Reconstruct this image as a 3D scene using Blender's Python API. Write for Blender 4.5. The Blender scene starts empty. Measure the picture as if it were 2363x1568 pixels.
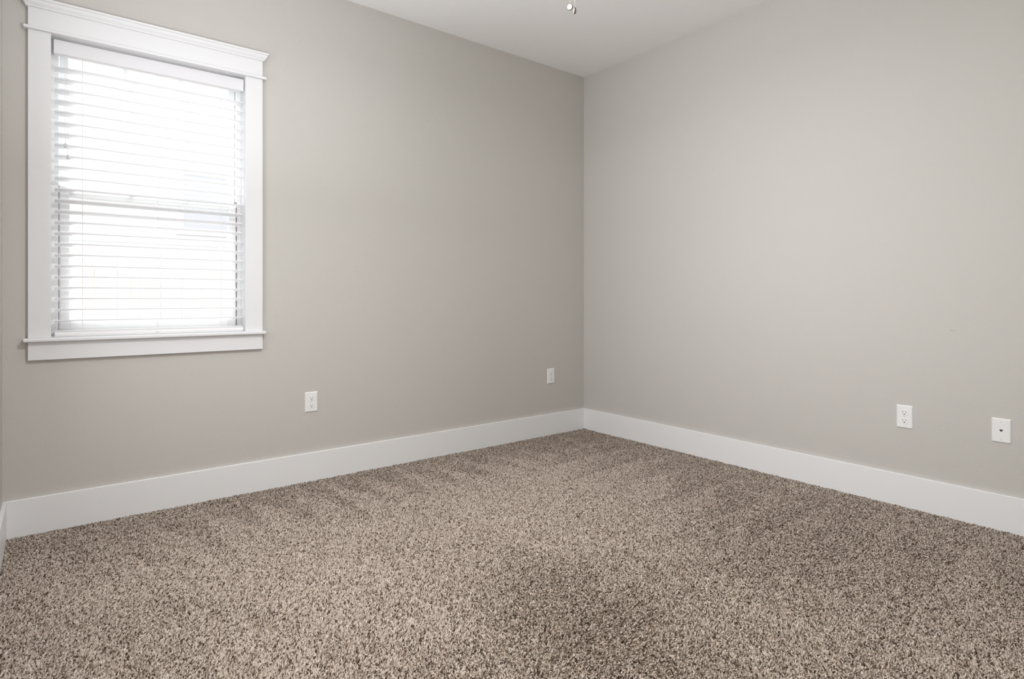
import bpy, bmesh, math, random
import numpy as np
from mathutils import Vector, Matrix

random.seed(7)
S = bpy.context.scene
COL = S.collection
R = math.radians

# ------------------------------------------------------------------ camera
cam_d = bpy.data.cameras.new('camera')
cam = bpy.data.objects.new('camera', cam_d)
COL.objects.link(cam)
cam_d.sensor_fit = 'HORIZONTAL'
cam_d.sensor_width = 36.0
cam_d.lens = 1353.5 / 2363 * 36.0
cam_d.shift_y = -(784.0 - 688.8) / 2363
cam_d.clip_start = 0.02
cam.location = (-3.2536, -3.2478, 1.024)
cam.rotation_euler = (R(90), 0, R(51.94 - 90))
S.camera = cam

# ------------------------------------------------------------------ view
S.view_settings.view_transform = 'Standard'
S.view_settings.look = 'None'
S.view_settings.gamma = 1
S.view_settings.use_curve_mapping = False
S.view_settings.exposure = 0.0
S.cycles.use_denoising = True
S.cycles.denoising_prefilter = 'ACCURATE'
S.cycles.max_bounces = 10
S.cycles.diffuse_bounces = 6
S.cycles.transparent_max_bounces = 16
S.cycles.sample_clamp_indirect = 40.0

# ------------------------------------------------------------------ sky, sun
W = bpy.data.worlds.new('sky')
S.world = W
W.use_nodes = True
bg = W.node_tree.nodes['Background']
bg.inputs[0].default_value = (0.96, 0.98, 1.0, 1)
bg.inputs[1].default_value = 1.95

def light(name, kind, loc, energy, color=(1, 1, 1), aim=None, size=None, size_y=None):
    d = bpy.data.lights.new(name, kind)
    d.energy = energy
    d.color = color
    if kind == 'AREA':
        d.shape = 'RECTANGLE' if size_y else 'SQUARE'
        d.size = size
        if size_y:
            d.size_y = size_y
    o = bpy.data.objects.new(name, d)
    COL.objects.link(o)
    o.location = loc
    if aim:
        o.rotation_euler = (Vector(aim) - Vector(loc)).to_track_quat('-Z', 'Y').to_euler()
    return o

sun = light('sun', 'SUN', (-4, 9, 14), 11.5, (1, .98, .96), aim=(-3.85, 8.39, 13.22))
sun.data.angle = R(1.0)
# added fill lights along the west wall; no opening is built there
light('added_fill_rear', 'AREA', (-3.38, -2.6, 1.3), 15.0, (1.0, 1.01, .96), aim=(0, -2.2, 1.3), size=.9, size_y=2.0)
light('added_fill_side', 'AREA', (-3.38, -.8, 1.5), 7.0, (.97, 1.02, 1.06), aim=(0, -1.2, 1.6), size=.6, size_y=1.2)
# more added fills: one facing down, one up at the ceiling, two with narrow spread
light('added_fill_down', 'AREA', (-2.3, -2.1, 2.44), 34.0, (1.0, 1.0, 1.01), aim=(-2.3, -2.1, 0), size=.3)
light('added_fill_up', 'AREA', (-2.62, -1.48, 1.58), 17.5, (.98, 1.0, 1.03), aim=(-2.62, -1.47, 3.0), size=.6)
fill_east = light('added_fill_narrow', 'AREA', (-3.38, -1.7, 1.6), 6.2, (1.0, 1.01, 1.05), aim=(0, -1.6, 1.55), size=.7, size_y=.9)
fill_east.data.spread = R(75)
fill_north = light('added_fill_narrow', 'AREA', (-1.5, -3.5, 1.3), 1.3, (1.04, 1.0, .99), aim=(-2.7, 0, .9), size=.5, size_y=.9)
fill_north.data.spread = R(60)

# ------------------------------------------------------------------ materials
def mat(name, color, rough=.6, spec=.3, metal=0.0, bump=None):
    m = bpy.data.materials.new(name)
    m.use_nodes = True
    nt = m.node_tree
    b = nt.nodes['Principled BSDF']
    b.inputs['Base Color'].default_value = (*color, 1)
    b.inputs['Roughness'].default_value = rough
    b.inputs['Metallic'].default_value = metal
    b.inputs['Specular IOR Level'].default_value = spec
    if bump:
        scale, strength, dist = bump
        tc = nt.nodes.new('ShaderNodeTexCoord')
        n = nt.nodes.new('ShaderNodeTexNoise')
        n.inputs['Scale'].default_value = scale
        n.inputs['Detail'].default_value = 3
        bp = nt.nodes.new('ShaderNodeBump')
        bp.inputs['Strength'].default_value = strength
        bp.inputs['Distance'].default_value = dist
        nt.links.new(tc.outputs['Object'], n.inputs['Vector'])
        nt.links.new(n.outputs['Fac'], bp.inputs['Height'])
        nt.links.new(bp.outputs['Normal'], b.inputs['Normal'])
    return m

M_wall = mat('warm_grey_paint', (.562, .5415, .511), .75, .2, bump=(150, .22, .004))
M_ceil = mat('ceiling_paint', (.90, .895, .89), .85, .15, bump=(120, .2, .004))
M_trim = mat('white_trim_paint', (.83, .83, .835), .38, .35)
M_casing = mat('casing_paint', (.77, .77, .785), .4, .25)
M_plate = mat('white_plastic', (.85, .847, .845), .3, .4)
M_vinyl = mat('white_vinyl', (.86, .87, .88), .35, .4)
M_slat = mat('white_blind_slat', (.92, .92, .92), .45, .3)
nt = M_slat.node_tree
tl = nt.nodes.new('ShaderNodeBsdfTranslucent')
tl.inputs[0].default_value = (.95, .95, .96, 1)
mx = nt.nodes.new('ShaderNodeMixShader')
mx.inputs[0].default_value = .45
nt.links.new(nt.nodes['Principled BSDF'].outputs[0], mx.inputs[1])
nt.links.new(tl.outputs[0], mx.inputs[2])
nt.links.new(mx.outputs[0], nt.nodes['Material Output'].inputs[0])
M_blind_shaded = mat('blind_shaded_white', (.76, .755, .78), .45, .3)  # darker white: shade of the backlit valance and slat edges set as colour
M_cord = mat('white_cord', (.8, .78, .77), .7, .2)
M_tassel = mat('frosted_tassel', (.62, .60, .62), .5, .3)
M_dark = mat('dark_slot', (.03, .022, .02), .6, .2)
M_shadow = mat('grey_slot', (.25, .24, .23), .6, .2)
M_gasket = mat('window_gasket', (.30, .25, .25), .6, .2)
M_screw = mat('painted_screw', (.62, .61, .6), .4, .4)
M_nickel = mat('brushed_nickel', (.50, .48, .46), .35, .5, 1.0)
M_pale_wood = mat('pale_disc_face', (.43, .395, .365), .5, .3)
M_bronze = mat('dark_bronze', (.05, .038, .03), .5, .3)
M_blade = mat('dark_wood_blade', (.10, .065, .045), .45, .3)
M_bowl = mat('frosted_glass', (.9, .88, .85), .35, .4)
M_floor = mat('carpet_backing', (.16, .125, .10), .95, .05)
M_siding = mat('white_siding', (.92, .92, .93), .7, .2)
M_extpane = mat('neighbour_pane', (.74, .74, .79), .3, .3)
M_lawn = mat('dry_lawn', (.10, .095, .085), .9, .1, bump=(40, .5, .02))
M_ext = mat('house_exterior', (.6, .58, .55), .8, .1)

# fence boards: plank tone, grain and knots
M_fence = mat('cedar_boards', (.72, .56, .44), .8, .1)
nt = M_fence.node_tree
b = nt.nodes['Principled BSDF']
tc = nt.nodes.new('ShaderNodeTexCoord')
mp = nt.nodes.new('ShaderNodeMapping')
mp.inputs['Scale'].default_value = (9, 9, .9)
nz = nt.nodes.new('ShaderNodeTexNoise')
nz.inputs['Scale'].default_value = 2.2
nz.inputs['Detail'].default_value = 5
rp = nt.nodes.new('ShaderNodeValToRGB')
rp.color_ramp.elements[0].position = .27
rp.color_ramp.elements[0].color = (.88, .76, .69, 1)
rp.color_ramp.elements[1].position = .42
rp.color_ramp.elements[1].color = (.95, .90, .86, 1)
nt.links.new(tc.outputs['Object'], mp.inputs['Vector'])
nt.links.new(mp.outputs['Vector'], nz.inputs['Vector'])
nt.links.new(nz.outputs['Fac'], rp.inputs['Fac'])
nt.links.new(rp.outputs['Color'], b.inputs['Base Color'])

# window glass: clear with a faint reflection
M_glass = bpy.data.materials.new('window_glass')
M_glass.use_nodes = True
nt = M_glass.node_tree
nt.nodes.clear()
out = nt.nodes.new('ShaderNodeOutputMaterial')
mix = nt.nodes.new('ShaderNodeMixShader')
mix.inputs[0].default_value = .045
tr = nt.nodes.new('ShaderNodeBsdfTransparent')
tr.inputs[0].default_value = (.96, .97, .97, 1)
gl = nt.nodes.new('ShaderNodeBsdfGlossy')
gl.inputs['Roughness'].default_value = .02
nt.links.new(tr.outputs[0], mix.inputs[1])
nt.links.new(gl.outputs[0], mix.inputs[2])
nt.links.new(mix.outputs[0], out.inputs[0])

# carpet yarn: each tuft one of several tones of the same heather yarn
M_yarn = mat('heather_yarn', (.5, .45, .4), .9, .12)
nt = M_yarn.node_tree
b = nt.nodes['Principled BSDF']
hi = nt.nodes.new('ShaderNodeHairInfo')
rp = nt.nodes.new('ShaderNodeValToRGB')
cr = rp.color_ramp
cr.interpolation = 'LINEAR'
cr.elements[0].position = 0.0
cr.elements[0].color = (.065, .039, .026, 1)
cr.elements[1].position = 1.0
cr.elements[1].color = (.70, .625, .56, 1)
for pos, c in ((.11, (.14, .092, .064)), (.20, (.35, .275, .222)), (.5, (.51, .435, .375)), (.75, (.61, .53, .465))):
    e = cr.elements.new(pos)
    e.color = (*c, 1)
nt.links.new(hi.outputs['Random'], rp.inputs['Fac'])
nt.links.new(rp.outputs['Color'], b.inputs['Base Color'])

# ------------------------------------------------------------------ builders
def bm_box(bm, x0, x1, y0, y1, z0, z1):
    vs = [bm.verts.new((x, y, z)) for x in (x0, x1) for y in (y0, y1) for z in (z0, z1)]
    for f in ((0, 1, 3, 2), (4, 6, 7, 5), (0, 4, 5, 1), (2, 3, 7, 6), (0, 2, 6, 4), (1, 5, 7, 3)):
        bm.faces.new([vs[i] for i in f])

def bm_cyl(bm, p0, p1, r0, r1=None, n=12, cap=True):
    r1 = r0 if r1 is None else r1
    p0, p1 = Vector(p0), Vector(p1)
    q = (p1 - p0).to_track_quat('Z', 'Y')
    a, b = [], []
    for i in range(n):
        t = 2 * math.pi * i / n
        v = Vector((math.cos(t), math.sin(t), 0))
        a.append(bm.verts.new(p0 + q @ (v * r0)))
        b.append(bm.verts.new(p1 + q @ (v * r1)))
    for i in range(n):
        j = (i + 1) % n
        bm.faces.new((a[i], a[j], b[j], b[i]))
    if cap:
        bm.faces.new(a[::-1])
        bm.faces.new(b)

def bm_lathe(bm, prof, n=32, c=(0, 0, 0)):
    rings = []
    for r, z in prof:
        if r < 1e-6:
            rings.append([bm.verts.new((c[0], c[1], c[2] + z))])
        else:
            rings.append([bm.verts.new((c[0] + r * math.cos(2 * math.pi * i / n), c[1] + r * math.sin(2 * math.pi * i / n), c[2] + z)) for i in range(n)])
    for A, B in zip(rings, rings[1:]):
        for i in range(n):
            j = (i + 1) % n
            if len(A) == 1:
                bm.faces.new((A[0], B[j], B[i]))
            elif len(B) == 1:
                bm.faces.new((A[i], A[j], B[0]))
            else:
                bm.faces.new((A[i], A[j], B[j], B[i]))

def bm_tube(bm, pts, r, n=8):
    for a, b in zip(pts, pts[1:]):
        bm_cyl(bm, a, b, r, n=n)

def obj(name, bm, m, parent=None, bevel=0.0, seg=2, smooth=False, loc=None):
    me = bpy.data.meshes.new(name)
    bmesh.ops.recalc_face_normals(bm, faces=bm.faces)
    bm.to_mesh(me)
    bm.free()
    me.materials.append(m)
    o = bpy.data.objects.new(name, me)
    COL.objects.link(o)
    if parent:
        o.parent = parent
    if loc:
        o.location = loc
    if smooth:
        for p in me.polygons:
            p.use_smooth = True
    if bevel:
        md = o.modifiers.new('bevel', 'BEVEL')
        md.width = bevel
        md.segments = seg
        md.limit_method = 'ANGLE'
        md.angle_limit = R(40)
    return o

def box(name, m, x0, x1, y0, y1, z0, z1, parent=None, bevel=0.0, seg=2):
    bm = bmesh.new()
    bm_box(bm, x0, x1, y0, y1, z0, z1)
    return obj(name, bm, m, parent, bevel, seg)

def empty(name, loc=(0, 0, 0), rotz=0.0, parent=None):
    o = bpy.data.objects.new(name, None)
    COL.objects.link(o)
    o.location = loc
    o.rotation_euler = (0, 0, rotz)
    o.empty_display_size = .1
    if parent:
        o.parent = parent
    return o

def tag(o, label, cat, group=None, kind=None):
    o['label'] = label
    o['category'] = cat
    if group:
        o['group'] = group
    if kind:
        o['kind'] = kind
    return o

def struct(o, label=None, cat=None):
    o['kind'] = 'structure'
    if label:
        o['label'] = label
        o['category'] = cat
    return o

# ------------------------------------------------------------------ room shell
XW, YS, H, T = -3.4203, -3.62, 2.743, .16          # west wall, south wall, ceiling height, wall thickness
OX0, OX1, OZ0, OZ1 = -3.2605, -2.4690, .853, 2.172    # window opening
J = .018                                            # jamb liner

struct(box('floor', M_floor, XW - T, T, YS - T, T, -.12, 0), 'carpet backing under the speckled brown pile', 'floor')
struct(box('ceiling', M_ceil, XW - T, T, YS - T, T, H, H + .2), 'flat white ceiling at the top of the photo', 'ceiling')
bm = bmesh.new()
bm_box(bm, XW - T, OX0 - J, 0, T, 0, H)
bm_box(bm, OX1 + J, T, 0, T, 0, H)
bm_box(bm, OX0 - J, OX1 + J, 0, T, 0, OZ0 - .017)
bm_box(bm, OX0 - J, OX1 + J, 0, T, OZ1 + J, H)
struct(obj('wall_north', bm, M_wall), 'warm grey wall with the window in it', 'wall')
wall_e = struct(box('wall_east', M_wall, 0, T, YS - T, 0, 0, H), 'plain warm grey wall right of the room corner', 'wall')
struct(box('wall_west', M_wall, XW - T, XW, YS - T, 0, 0, H), 'sliver of wall left of the window', 'wall')
struct(box('wall_south', M_wall, XW, 0, YS - T, YS, 0, H), 'wall behind the viewer', 'wall')

# small blemishes in the paint of the right wall
bm = bmesh.new()
bm_box(bm, -.0004, .001, -2.3745, -2.3668, .8755, .8772)
bm_box(bm, -.0003, .001, -2.3795, -2.3745, .8756, .8763)
bm_box(bm, -.0004, .001, -2.3842, -2.3795, .8752, .8766)
obj('scuff_mark', bm, mat('scuff', (.20, .19, .18), .7), wall_e)
bm = bmesh.new()
for dz in (0, .012, -.009):
    bm_cyl(bm, (-.0004, -1.1473, 1.797 + dz), (.001, -1.1473, 1.797 + dz), .0016, n=8)
obj('filled_nail_hole', bm, mat('filler', (.74, .72, .69), .8), wall_e)

# ------------------------------------------------------------------ baseboards
BH, BT = .171, .0145
def baseboard(name, x0, x1, y0, y1, label):
    o = box(name, M_trim, x0, x1, y0, y1, 0, BH, bevel=.0025)
    return struct(o, label, 'baseboard')
baseboard('baseboard_north', XW, 0, -BT, 0, 'tall white baseboard under the window wall')
baseboard('baseboard_east', -BT, 0, YS, -BT, 'tall white baseboard along the right wall')
baseboard('baseboard_west', XW, XW + BT, YS, -BT, 'end of white baseboard in the left corner')
baseboard('baseboard_south', XW + BT, -BT, YS, YS + BT, 'white baseboard behind the viewer')

# ------------------------------------------------------------------ window with casing, sashes and glass
win = struct(empty('window_1', (0, 0, 0)), 'white cased window with two sashes behind the blind', 'window')
CX0, CX1 = -3.3373, -2.3862
CT = .019
box('casing', M_casing, CX0, OX0 + .001, -CT, 0, OZ0, OZ1, win, .0015)
box('casing', M_casing, OX1 - .001, CX1, -CT, 0, OZ0, OZ1, win, .0015)
box('fillet', M_casing, -3.3525, -2.3682, -.031, 0, OZ1, OZ1 + .0135, win, .003)
box('head_frieze', M_casing, CX0, CX1, -CT, 0, OZ1 + .0135, 2.276, win, .001)
# crown cap with mitred returns
prof = [(0, 2.268), (.007, 2.268), (.0085, 2.274), (.011, 2.277), (.0165, 2.284), (.0185, 2.291), (.0185, 2.296),
        (.0235, 2.2975), (.0245, 2.301), (.0235, 2.307), (0, 2.307)]
bm = bmesh.new()
rings = []
for d, z in prof:
    rings.append([bm.verts.new(v) for v in ((CX0 - d, 0, z), (CX0 - d, -CT - d, z), (CX1 + d, -CT - d, z), (CX1 + d, 0, z))])
n = len(rings)
for i in range(n):
    A, B = rings[i], rings[(i + 1) % n]
    for k in range(3):
        bm.faces.new((A[k], A[k + 1], B[k + 1], B[k]))
bm.faces.new([r[0] for r in rings])
bm.faces.new([r[3] for r in rings][::-1])
obj('crown_cap', bm, M_casing, win)
# stool: inside board with horns
bm = bmesh.new()
bm_box(bm, -3.3536, -2.3730, -.042, 0, .8365, OZ0)
bm_box(bm, OX0 - J, OX1 + J, 0, .075, .8365, OZ0)
obj('stool', bm, M_casing, win, .0055, 4)
box('apron', M_casing, CX0, CX1, -CT, 0, .758, .8365, win, .0015)
# jamb liner
box('jamb', M_casing, OX0 - J, OX0, 0, T, OZ0 - .017, OZ1, win)
box('jamb', M_casing, OX1, OX1 + J, 0, T, OZ0 - .017, OZ1, win)
box('jamb', M_casing, OX0 - J, OX1 + J, 0, T, OZ1, OZ1 + J, win)
# vinyl frame
FY0, FY1 = .078, .152
fr_bm = bmesh.new()
FW = .0285
bm_box(fr_bm, OX0, OX0 + FW, FY0, FY1, OZ0, OZ1)
bm_box(fr_bm, OX1 - .022, OX1, FY0, FY1, OZ0, OZ1)
bm_box(fr_bm, OX0 + FW, OX1 - .022, FY0, FY1, OZ0, OZ0 + .03)
bm_box(fr_bm, OX0 + FW, OX1 - .022, FY0, FY1, OZ1 - .010, OZ1)
vf = obj('vinyl_frame', fr_bm, M_vinyl, win, .0015)
# gasket line between frame and lower sash
for x in (OX0 + FW - .001, OX1 - .022 - .003):
    box('gasket', M_gasket, x, x + .003, FY0 - .001, FY0 + .03, OZ0 + .03, 1.53, vf)

def sash(name, y0, y1, z0, z1, stile, rail_b, rail_t, lip=None):
    x0, x1 = OX0 + FW + .003, OX1 - .022 - .003
    bm = bmesh.new()
    bm_box(bm, x0, x0 + stile, y0, y1, z0, z1)
    bm_box(bm, x1 - stile, x1, y0, y1, z0, z1)
    bm_box(bm, x0 + stile, x1 - stile, y0, y1, z0, z0 + rail_b)
    bm_box(bm, x0 + stile, x1 - stile, y0, y1, z1 - rail_t, z1)
    o = obj(name, bm, M_vinyl, win, .002)
    ym = (y0 + y1) / 2
    g = box('glass', M_glass, x0 + stile - .004, x1 - stile + .004, ym - .002, ym + .002, z0 + rail_b - .004, z1 - rail_t + .004, o)
    return o
lower = sash('lower_sash', .080, .110, OZ0 + .03, 1.520, .036, .045, .034)
upper = sash('upper_sash', .114, .144, 1.486, OZ1 - .010, .030, .034, .018)
for x in (-2.9792, -2.7442):
    box('muntin', M_vinyl, x - .009, x + .009, .121, .137, 1.52, OZ1 - .028, upper)
box('meeting_rail_lip', M_vinyl, OX0 + FW + .04, OX1 - .062, .074, .080, 1.500, 1.508, lower, .001)

# ------------------------------------------------------------------ window blind
blind = tag(empty('window_blind', (OX0 / 2 + OX1 / 2, .04, OZ0)), 'white horizontal slat blind lowered in the cased window', 'blind')
def bobj(name, bm, m, parent=blind, **k):
    bmesh.ops.translate(bm, verts=bm.verts, vec=-Vector(blind.location))
    return obj(name, bm, m, parent, **k)
bm = bmesh.new(); bm_box(bm, -3.249, -2.474, .021, .066, 2.106, 2.140)
bobj('headrail', bm, M_plate, bevel=.002)
bm = bmesh.new()
pr = [(.013, 2.099), (.010, 2.1015), (.010, 2.1595), (.013, 2.162), (.020, 2.162), (.020, 2.099)]
A = [bm.verts.new((-3.2500, y, z)) for y, z in pr]
B = [bm.verts.new((-2.4730, y, z)) for y, z in pr]
for i in range(6):
    j = (i + 1) % 6
    bm.faces.new((A[i], A[j], B[j], B[i]))
bm.faces.new(A); bm.faces.new(B[::-1])
bobj('valance', bm, M_blind_shaded)
# slats: gently crowned, outer edge tipped down
SX0, SX1, PITCH, TILT = -3.247, -2.4755, .0486, R(8)
bm = bmesh.new()
def slat(zf, tilt, yf=.016):
    w, th = .050, .0048
    top, bot = [], []
    for i in range(6):
        s = i / 5
        c = .0012 * (1 - (2 * s - 1) ** 2)
        y = yf + w * s * math.cos(tilt) + c * math.sin(tilt)
        z = zf - w * s * math.sin(tilt) + c * math.cos(tilt)
        top.append((y, z + th / 2)); bot.append((y, z - th / 2))
    ring = top + bot[::-1]
    A = [bm.verts.new((SX0, y, z)) for y, z in ring]
    B = [bm.verts.new((SX1, y, z)) for y, z in ring]
    k = len(ring)
    for i in range(k):
        j = (i + 1) % k
        f = bm.faces.new((A[i], A[j], B[j], B[i]))
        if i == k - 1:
            f.material_index = 1        # opaque front edge, its backlit shade put into a darker white
    bm.faces.new(A); bm.faces.new(B[::-1])
for k in range(24):
    slat(2.0435 - k * PITCH, TILT)
slat(.8785, R(0.5), .0155)
sp = bobj('slat_panel', bm, M_slat)
sp.data.materials.append(M_blind_shaded)
# bottom rail resting on the stool
bm = bmesh.new()
pr = [(.019, .8535), (.0165, .857), (.0165, .860), (.0145, .862), (.0145, .8715), (.017, .8745), (.062, .8745), (.065, .871), (.065, .8535)]
A = [bm.verts.new((SX0, y, z)) for y, z in pr]
B = [bm.verts.new((OX1 - .002, y, z)) for y, z in pr]
for i in range(len(pr)):
    j = (i + 1) % len(pr)
    bm.faces.new((A[i], A[j], B[j], B[i]))
bm.faces.new(A); bm.faces.new(B[::-1])
rail = bobj('bottom_rail', bm, M_trim)
bm = bmesh.new()
bm_lathe(bm, [(0, .004), (.006, .0035), (.0085, .0015), (.009, 0)], 20)
bmesh.ops.scale(bm, verts=bm.verts, vec=(1.25, .62, 1))
bmesh.ops.rotate(bm, verts=bm.verts, matrix=Matrix.Rotation(R(90), 3, 'X'))
bmesh.ops.translate(bm, verts=bm.verts, vec=(-2.8557, .0146, .8667))
bobj('cord_plug', bm, M_plate, rail, smooth=True)
# ladder cords and lift cords
for x, zb in ((-3.1475, (1.5042, 1.406)), (-2.8548, ()), (-2.5744, (1.4991,))):
    bm = bmesh.new()
    for y in (.0135, .0655):
        bm_cyl(bm, (x, y, .875), (x, y, 2.115), .0005, n=6)
    bm_cyl(bm, (x, .040, .875), (x, .040, 2.115), .0008, n=6)
    for z in zb:
        bm_lathe(bm, [(0, .003), (.0022, .0018), (.0028, 0), (.0022, -.0018), (0, -.003)], 10, (x, .0115, z))
    bobj('ladder_cord', bm, M_cord)
# pull cords with cone tassels
for x, zt in ((-3.2096, 1.7104), (-3.2004, 1.6605)):
    bm = bmesh.new()
    bm_cyl(bm, (x, .0085, zt - .004), (x, .0085, 2.10), .0008, n=6)
    c = bobj('pull_cord', bm, M_cord)
    bm = bmesh.new()
    bm_lathe(bm, [(0, .001), (.0018, 0), (.0052, -.0165), (.0064, -.0185), (.0060, -.0205), (0, -.0205)], 20, (x, .0068, zt))
    bobj('tassel', bm, M_tassel, c, smooth=True)

# ------------------------------------------------------------------ outlets and jack (local frame: front faces -Y)
def rounded_plate(bm, w, h, d, edge=.004):
    a = [(-w / 2, h / 2), (w / 2, h / 2), (w / 2, -h / 2), (-w / 2, -h / 2)]
    r0 = [bm.verts.new((x, 0, z)) for x, z in a]
    r1 = [bm.verts.new((x * (1 - .002 / w), -d * .45, z * (1 - .002 / h))) for x, z in a]
    r2 = [bm.verts.new((x * (1 - 2 * edge / w), -d, z * (1 - 2 * edge / h))) for x, z in a]
    for A, B in ((r0, r1), (r1, r2)):
        for i in range(4):
            j = (i + 1) % 4
            bm.faces.new((A[i], A[j], B[j], B[i]))
    bm.faces.new(r0)
    bm.faces.new(r2[::-1])

def prism(bm, pts, y0, y1):
    A = [bm.verts.new((x, y0, z)) for x, z in pts]
    B = [bm.verts.new((x, y1, z)) for x, z in pts]
    k = len(pts)
    for i in range(k):
        j = (i + 1) % k
        bm.faces.new((A[i], A[j], B[j], B[i]))
    bm.faces.new(A); bm.faces.new(B[::-1])

def disc_pts(cx, cz, r, n=14):
    return [(cx + r * math.cos(2 * math.pi * i / n), cz + r * math.sin(2 * math.pi * i / n)) for i in range(n)]

def make_outlet():
    t = empty('power_outlet')
    bm = bmesh.new(); rounded_plate(bm, .0700, .1110, .0058)
    obj('cover_plate', bm, M_plate, t, .0006)
    for cz in (.0195, -.0195):
        bm = bmesh.new()
        pts = []
        for a in np.linspace(-math.pi, math.pi, 40, endpoint=False):
            x = .0172 * math.cos(a); z = .0172 * math.sin(a)
            pts.append((x, cz + max(-.0140, min(.0140, z))))
        prism(bm, pts, -.003, -.0072)
        rc = obj('receptacle', bm, M_plate, t, .0006)
        for sx, hh in ((-.0062, .0046), (.0062, .0038)):
            bm = bmesh.new()
            prism(bm, [(sx - .0011, cz + .0036 - hh), (sx + .0011, cz + .0036 - hh), (sx + .0011, cz + .0036 + hh), (sx - .0011, cz + .0036 + hh)], -.0070, -.00735)
            obj('blade_slot', bm, M_shadow, rc)
        bm = bmesh.new()
        prism(bm, disc_pts(0, cz - .0068, .0026), -.0070, -.0074)
        obj('ground_hole', bm, M_dark, rc)
    bm = bmesh.new(); prism(bm, disc_pts(0, 0, .0026), -.005, -.0064)
    obj('screw', bm, M_screw, t)
    return t

def copy_tree(o, parent=None):
    c = o.copy()
    COL.objects.link(c)
    if parent:
        c.parent = parent
    for ch in list(o.children):
        copy_tree(ch, c)
    return c

GRP = 'duplex power outlets low on the walls'
outlet = make_outlet()
spots = [((-2.1251, 0, .4497), 0, 'white power outlet low on the window wall, below and right of the window'),
         ((-.3462, 0, .4479), 0, 'small white power outlet low on the window wall close to the room corner'),
         ((0, -2.1823, .4497), -90, 'white power outlet on the right wall beside the phone jack plate')]
for i, (loc, rz, lab) in enumerate(spots):
    o = outlet if i == 0 else copy_tree(outlet)
    o.location = loc
    o.rotation_euler = (0, 0, R(rz))
    tag(o, lab, 'outlet', GRP)

jack = tag(empty('phone_jack', (0, -2.5508, .4476), R(-90)), 'white wall plate with one dark phone socket, near the right edge', 'phone jack')
bm = bmesh.new(); rounded_plate(bm, .0690, .1060, .0062, .0048)
obj('cover_plate', bm, M_plate, jack, .0006)
bm = bmesh.new()
prism(bm, [(-.0056, .0052), (.0056, .0052), (.0056, .0012), (.0032, -.0012), (.0032, -.0032), (-.0032, -.0032), (-.0032, -.0012), (-.0056, .0012)], -.0050, -.0066)
sk = obj('socket', bm, M_dark, jack)
bm = bmesh.new()
prism(bm, [(-.0046, .0047), (.0046, .0047), (.0046, .0026), (-.0046, .0026)], -.0060, -.0068)
obj('contact_strip', bm, mat('socket_contacts', (.16, .09, .08), .5), sk)
for z in (.0385, -.0385):
    bm = bmesh.new(); prism(bm, disc_pts(0, z, .0022), -.005, -.0068)
    obj('screw', bm, M_screw, jack)

# ------------------------------------------------------------------ ceiling fan (only its two pull chains reach into the frame)
FX, FY = -1.73, -1.665
fan = tag(empty('ceiling_fan', (FX, FY, H)), 'ceiling fan whose two pull chains hang at the top edge', 'ceiling fan')
def fobj(name, bm, m, parent=fan, **k):
    return obj(name, bm, m, parent, **k)
bm = bmesh.new()
bm_lathe(bm, [(0, 0), (.075, 0), (.075, -.012), (.05, -.045), (.03, -.05), (0, -.05)])
fobj('ceiling_canopy', bm, M_nickel, smooth=True)
bm = bmesh.new()
bm_lathe(bm, [(0, -.045), (.05, -.05), (.11, -.065), (.125, -.09), (.125, -.15), (.10, -.18), (.055, -.19), (0, -.19)])
fobj('motor_housing', bm, M_nickel, smooth=True)
for k in range(5):
    a = R(20 + 72 * k)
    bm = bmesh.new()
    pts = [(.19, -.045), (.30, -.06), (.58, -.068), (.625, -.05), (.64, 0), (.625, .05), (.58, .068), (.30, .06), (.19, .045)]
    A = [bm.verts.new((x, y, -.185 + y * .2 + .004)) for x, y in pts]
    B = [bm.verts.new((x, y, -.185 + y * .2 - .004)) for x, y in pts]
    for i in range(len(pts)):
        j = (i + 1) % len(pts)
        bm.faces.new((A[i], A[j], B[j], B[i]))
    bm.faces.new(A); bm.faces.new(B[::-1])
    bmesh.ops.rotate(bm, verts=bm.verts, matrix=Matrix.Rotation(a, 3, 'Z'))
    bl = fobj('fan_blade', bm, M_blade)
    bm = bmesh.new()
    bm_box(bm, .09, .25, -.016, .016, -.182, -.176)
    bmesh.ops.rotate(bm, verts=bm.verts, matrix=Matrix.Rotation(a, 3, 'Z'))
    fobj('blade_iron', bm, M_nickel, bl, bevel=.002)
bm = bmesh.new()
bm_lathe(bm, [(0, -.19), (.05, -.19), (.06, -.21), (.06, -.25), (.09, -.262), (.09, -.27), (0, -.27)])
fobj('light_fitter', bm, M_nickel, smooth=True)
bm = bmesh.new()
bm_lathe(bm, [(.088, -.27), (.115, -.285), (.118, -.31), (.10, -.345), (.06, -.368), (.02, -.376), (0, -.377)])
fobj('light_bowl', bm, M_bowl, smooth=True)

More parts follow.
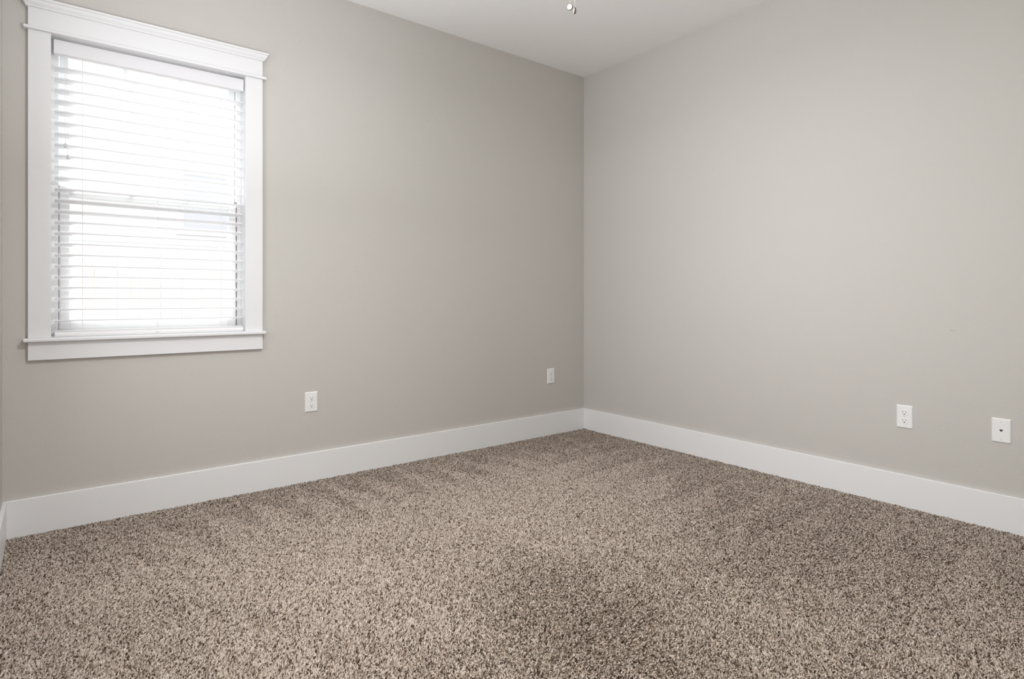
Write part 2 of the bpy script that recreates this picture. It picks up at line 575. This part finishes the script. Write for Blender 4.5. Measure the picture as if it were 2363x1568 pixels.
def ray(px, Z):
    """point on the ray through column px at camera depth Z, on plan"""
    th = R(51.94)
    d = (math.cos(th), math.sin(th)); r = (math.sin(th), -math.cos(th))
    X = (px - 1181.5) / 1353.5 * Z
    return cam.location.x + d[0] * Z + r[0] * X, cam.location.y + d[1] * Z + r[1] * X
def zat(py, Z):
    return 1.024 + (688.8 - py) / 1353.5 * Z
disc_faces = []
for px, Z, py, spin, tilt, lean in ((1315.2, 2.17, 16.2, 141.94 - 22, 14, 18), (1326.2, 2.20, 24.8, 141.94 - 84, 0, 4)):
    x, y = ray(px, Z)
    zc = zat(py, Z)
    x -= FX; y -= FY; zc -= H
    bm = bmesh.new()
    bm_cyl(bm, (x, y, zc + .010), (x, y, -.262), .0006, n=8)
    zz = zc + .014
    while zz < -.27:
        bmesh.ops.create_icosphere(bm, subdivisions=1, radius=.0012, matrix=Matrix.Translation((x, y, zz)))
        zz += .0042
    ch = fobj('pull_chain', bm, M_nickel)
    M3 = Matrix.Rotation(R(spin - 180), 3, 'Z') @ Matrix.Rotation(R(lean), 3, 'Y') @ Matrix.Rotation(R(90 + tilt), 3, 'X')
    bm = bmesh.new()
    bm_lathe(bm, [(0, .0034), (.0098, .0034), (.0112, .0024), (.0116, 0), (.0112, -.0024), (.0098, -.0034), (0, -.0034)], 32)
    bmesh.ops.rotate(bm, verts=bm.verts, matrix=M3)
    bmesh.ops.translate(bm, verts=bm.verts, vec=(x, y, zc))
    pd = fobj('pendant_disc', bm, M_bronze, ch, smooth=False)
    for sg in (1, -1):
        bm = bmesh.new()
        bm_lathe(bm, [(0, .0040), (.0080, .0040), (.0096, .0034)], 32)
        if sg < 0:
            bmesh.ops.rotate(bm, verts=bm.verts, matrix=Matrix.Rotation(math.pi, 3, 'X'))
        bmesh.ops.rotate(bm, verts=bm.verts, matrix=M3)
        bmesh.ops.translate(bm, verts=bm.verts, vec=(x, y, zc))
        disc_faces.append((bm, ch))
for bm, ch in disc_faces:
    fobj('disc_face', bm, M_pale_wood, ch)

# ------------------------------------------------------------------ outside the window
struct(box('ground', M_lawn, -14, 10, T, 16, -.6, -.45), 'ground outside the window', 'ground')
bm = bmesh.new()
x = -9.0
k = 0
while x < 4.5:
    bm_box(bm, x, x + .166, 3.0, 3.018, -.45, 1.46 + random.uniform(-.006, .006))
    x += .1675
for z in (-.2, .5, 1.2):
    bm_box(bm, -9, 4.5, 3.018, 3.056, z, z + .09)
tag(obj('board_fence', bm, M_fence), 'pale cedar board fence seen faintly through the lower blind', 'fence')
house = tag(empty('neighbor_house', (-3, 6, -.45)), 'pale house beyond the fence seen faintly through the blind', 'house')
bm = bmesh.new()
zz = 0
while zz < 6.0:
    A = [bm.verts.new(v) for v in ((-7, 0, zz), (7, 0, zz), (7, .004, zz + .17), (-7, .004, zz + .17))]
    bm.faces.new(A)
    B = [bm.verts.new(v) for v in ((-7, .004, zz + .17), (7, .004, zz + .17), (7, 0, zz + .17), (-7, 0, zz + .17))]
    bm.faces.new(B)
    zz += .17
bm_box(bm, -7, 7, .01, .3, 0, 6.1)
obj('siding_wall', bm, M_siding, house)
# its window, seen between the slats on the right of the upper sash
wx0, wx1, wz0, wz1 = 1.18, 1.86, 2.45, 3.20
bm = bmesh.new()
for a in ((wx0 - .09, wx0, wz0 - .09, wz1 + .09), (wx1, wx1 + .09, wz0 - .09, wz1 + .09), (wx0, wx1, wz0 - .09, wz0), (wx0, wx1, wz1, wz1 + .09)):
    bm_box(bm, a[0], a[1], -.012, .02, a[2], a[3])
hw = obj('window', bm, M_siding, house)
box('pane', M_extpane, wx0, wx1, -.006, .01, wz0, wz1, hw)

# ------------------------------------------------------------------ carpet pile
rng = np.random.default_rng(11)
SP = .0040
nx = int((-XW - 2 * BT) / SP); ny = int((-YS - 2 * BT) / SP)
gx, gy = np.meshgrid(np.arange(nx), np.arange(ny), indexing='ij')
px = XW + BT + .001 + (gx.ravel() + rng.uniform(0, 1, nx * ny)) * SP
py = YS + BT + .001 + (gy.ravel() + rng.uniform(0, 1, nx * ny)) * SP
# only what the lens could see, with a margin for a step to the side
th = R(51.94)
dx, dy = px - cam.location.x, py - cam.location.y
Zc = dx * math.cos(th) + dy * math.sin(th)
Xc = dx * math.sin(th) - dy * math.cos(th)
keep = (Zc > 1.15) & (np.abs(Xc) < Zc * 1.0 + .45)
px, py = px[keep], py[keep]
N = len(px)

def vnoise(x, y, s, seed):
    r = np.random.default_rng(seed).uniform(-1, 1, (64, 64))
    u, v = x * s + 100.3, y * s + 100.7
    i, j = np.floor(u).astype(int), np.floor(v).astype(int)
    fu, fv = u - i, v - j
    fu = fu * fu * (3 - 2 * fu); fv = fv * fv * (3 - 2 * fv)
    g = lambda a, b: r[a % 64, b % 64]
    return (g(i, j) * (1 - fu) + g(i + 1, j) * fu) * (1 - fv) + (g(i, j + 1) * (1 - fu) + g(i + 1, j + 1) * fu) * fv

# vacuum strokes: near both walls the pile lies one way in saw-toothed passes, elsewhere the other way
def saw(t):
    return t - np.floor(t)
wobx = px + .03 * vnoise(px, py, 2.3, 3)
woby = py + .04 * vnoise(px, py, 2.3, 4)
tn = saw((wobx + 2.72) / .21)
dn = .16 + .52 * tn + .10 * vnoise(px, py, 4.0, 9)
inn = 1 / (1 + np.exp((-py - dn) / .035)) * (.45 + .55 / (1 + np.exp(-(px + 2.75) / .06)))
edge = np.exp(-((tn - .97) / .045) ** 2) * np.exp(-((-py - .45) / .22) ** 2)
te = saw((-woby - .35) / .27)
de = .22 + .85 * te + .16 * vnoise(px, py, 3.0, 10)
ine = 1 / (1 + np.exp((-px - de) / .06))
patch = .8 * vnoise(px, py, 1.3, 5) + .6 * vnoise(px, py, 3.3, 6) + .4 * vnoise(px, py, 8.5, 8)
amt = .50 - .9 * np.maximum(inn, ine * .85) + .36 * patch + .55 * edge
for bx, by, br, ba in ((-1.98, -2.12, .22, -.75), (-1.80, -1.72, .20, -.45), (-1.98, -1.72, .16, -.35), (-2.30, -1.95, .2, -.4),
                       (-.80, -1.95, .45, -.45), (-.85, -2.3, .35, -.4), (-1.60, -2.25, .16, .35), (-2.55, -1.15, .5, .2), (-1.4, -1.1, .35, .2)):
    amt = amt + ba * np.exp(-((px - bx) ** 2 + (py - by) ** 2) / (2 * br * br))
ang = R(56)
lx = amt * math.cos(ang) * .8
ly = amt * math.sin(ang) * .8
# neighbouring tufts clump together
cx_ = vnoise(px, py, 75, 21); cy_ = vnoise(px, py, 75, 22)
CS = .0088
ci, cj = np.floor(px / CS).astype(int), np.floor(py / CS).astype(int)
jit = rng.uniform(.08, .92, (2, 512, 512))
best = np.full(N, 9.0)
kx = np.zeros(N); ky = np.zeros(N)
for a in (-1, 0, 1):
    for b_ in (-1, 0, 1):
        ii, jj = ci + a, cj + b_
        qx = (ii + jit[0, ii % 512, jj % 512]) * CS
        qy = (jj + jit[1, ii % 512, jj % 512]) * CS
        dd = (qx - px) ** 2 + (qy - py) ** 2
        m_ = dd < best
        best[m_] = dd[m_]; kx[m_] = qx[m_]; ky[m_] = qy[m_]
lx += (kx - px) * 62 + .30 * cx_ + rng.normal(0, .20, N)
ly += (ky - py) * 62 + .30 * cy_ + rng.normal(0, .20, N)
L = .0160 * (1 + .10 * vnoise(px, py, 55, 31) + rng.normal(0, .07, N))
ln = np.sqrt(1 + lx * lx + ly * ly)
curl = rng.uniform(0, 2 * math.pi, N)
cr_ = .0022
P = np.zeros((N, 5, 3), np.float32)
for k, s in enumerate((0.0, .35, .62, .84, 1.0)):
    bend = s ** 1.4
    P[:, k, 0] = px + L * lx / ln * bend + cr_ * s * np.cos(curl + 5.5 * s)
    P[:, k, 1] = py + L * ly / ln * bend + cr_ * s * np.sin(curl + 5.5 * s)
    P[:, k, 2] = .0005 + L * s / ln ** .6
lim = .003
P[:, :, 0] = np.clip(P[:, :, 0], XW + BT + lim * .6, -BT - lim * .6)
P[:, :, 1] = np.clip(P[:, :, 1], YS + BT, -BT - lim * .6)
hc = bpy.data.hair_curves.new('carpet_pile')
hc.add_curves([5] * N)
hc.attributes['position'].data.foreach_set('vector', P.ravel())
ra = hc.attributes.get('radius') or hc.attributes.new('radius', 'FLOAT', 'POINT')
rad = np.tile(np.array([.0012, .0016, .0018, .0018, .0012], np.float32), N)
ra.data.foreach_set('value', rad)
hc.materials.append(M_yarn)
pile = bpy.data.objects.new('carpet_pile', hc)
COL.objects.link(pile)
tag(pile, 'speckled brown and beige cut pile carpet covering the whole floor', 'carpet', kind='stuff')
try:
    S.cycles_curves.shape = 'THICK'
    S.cycles_curves.subdivisions = 1
except Exception:
    pass
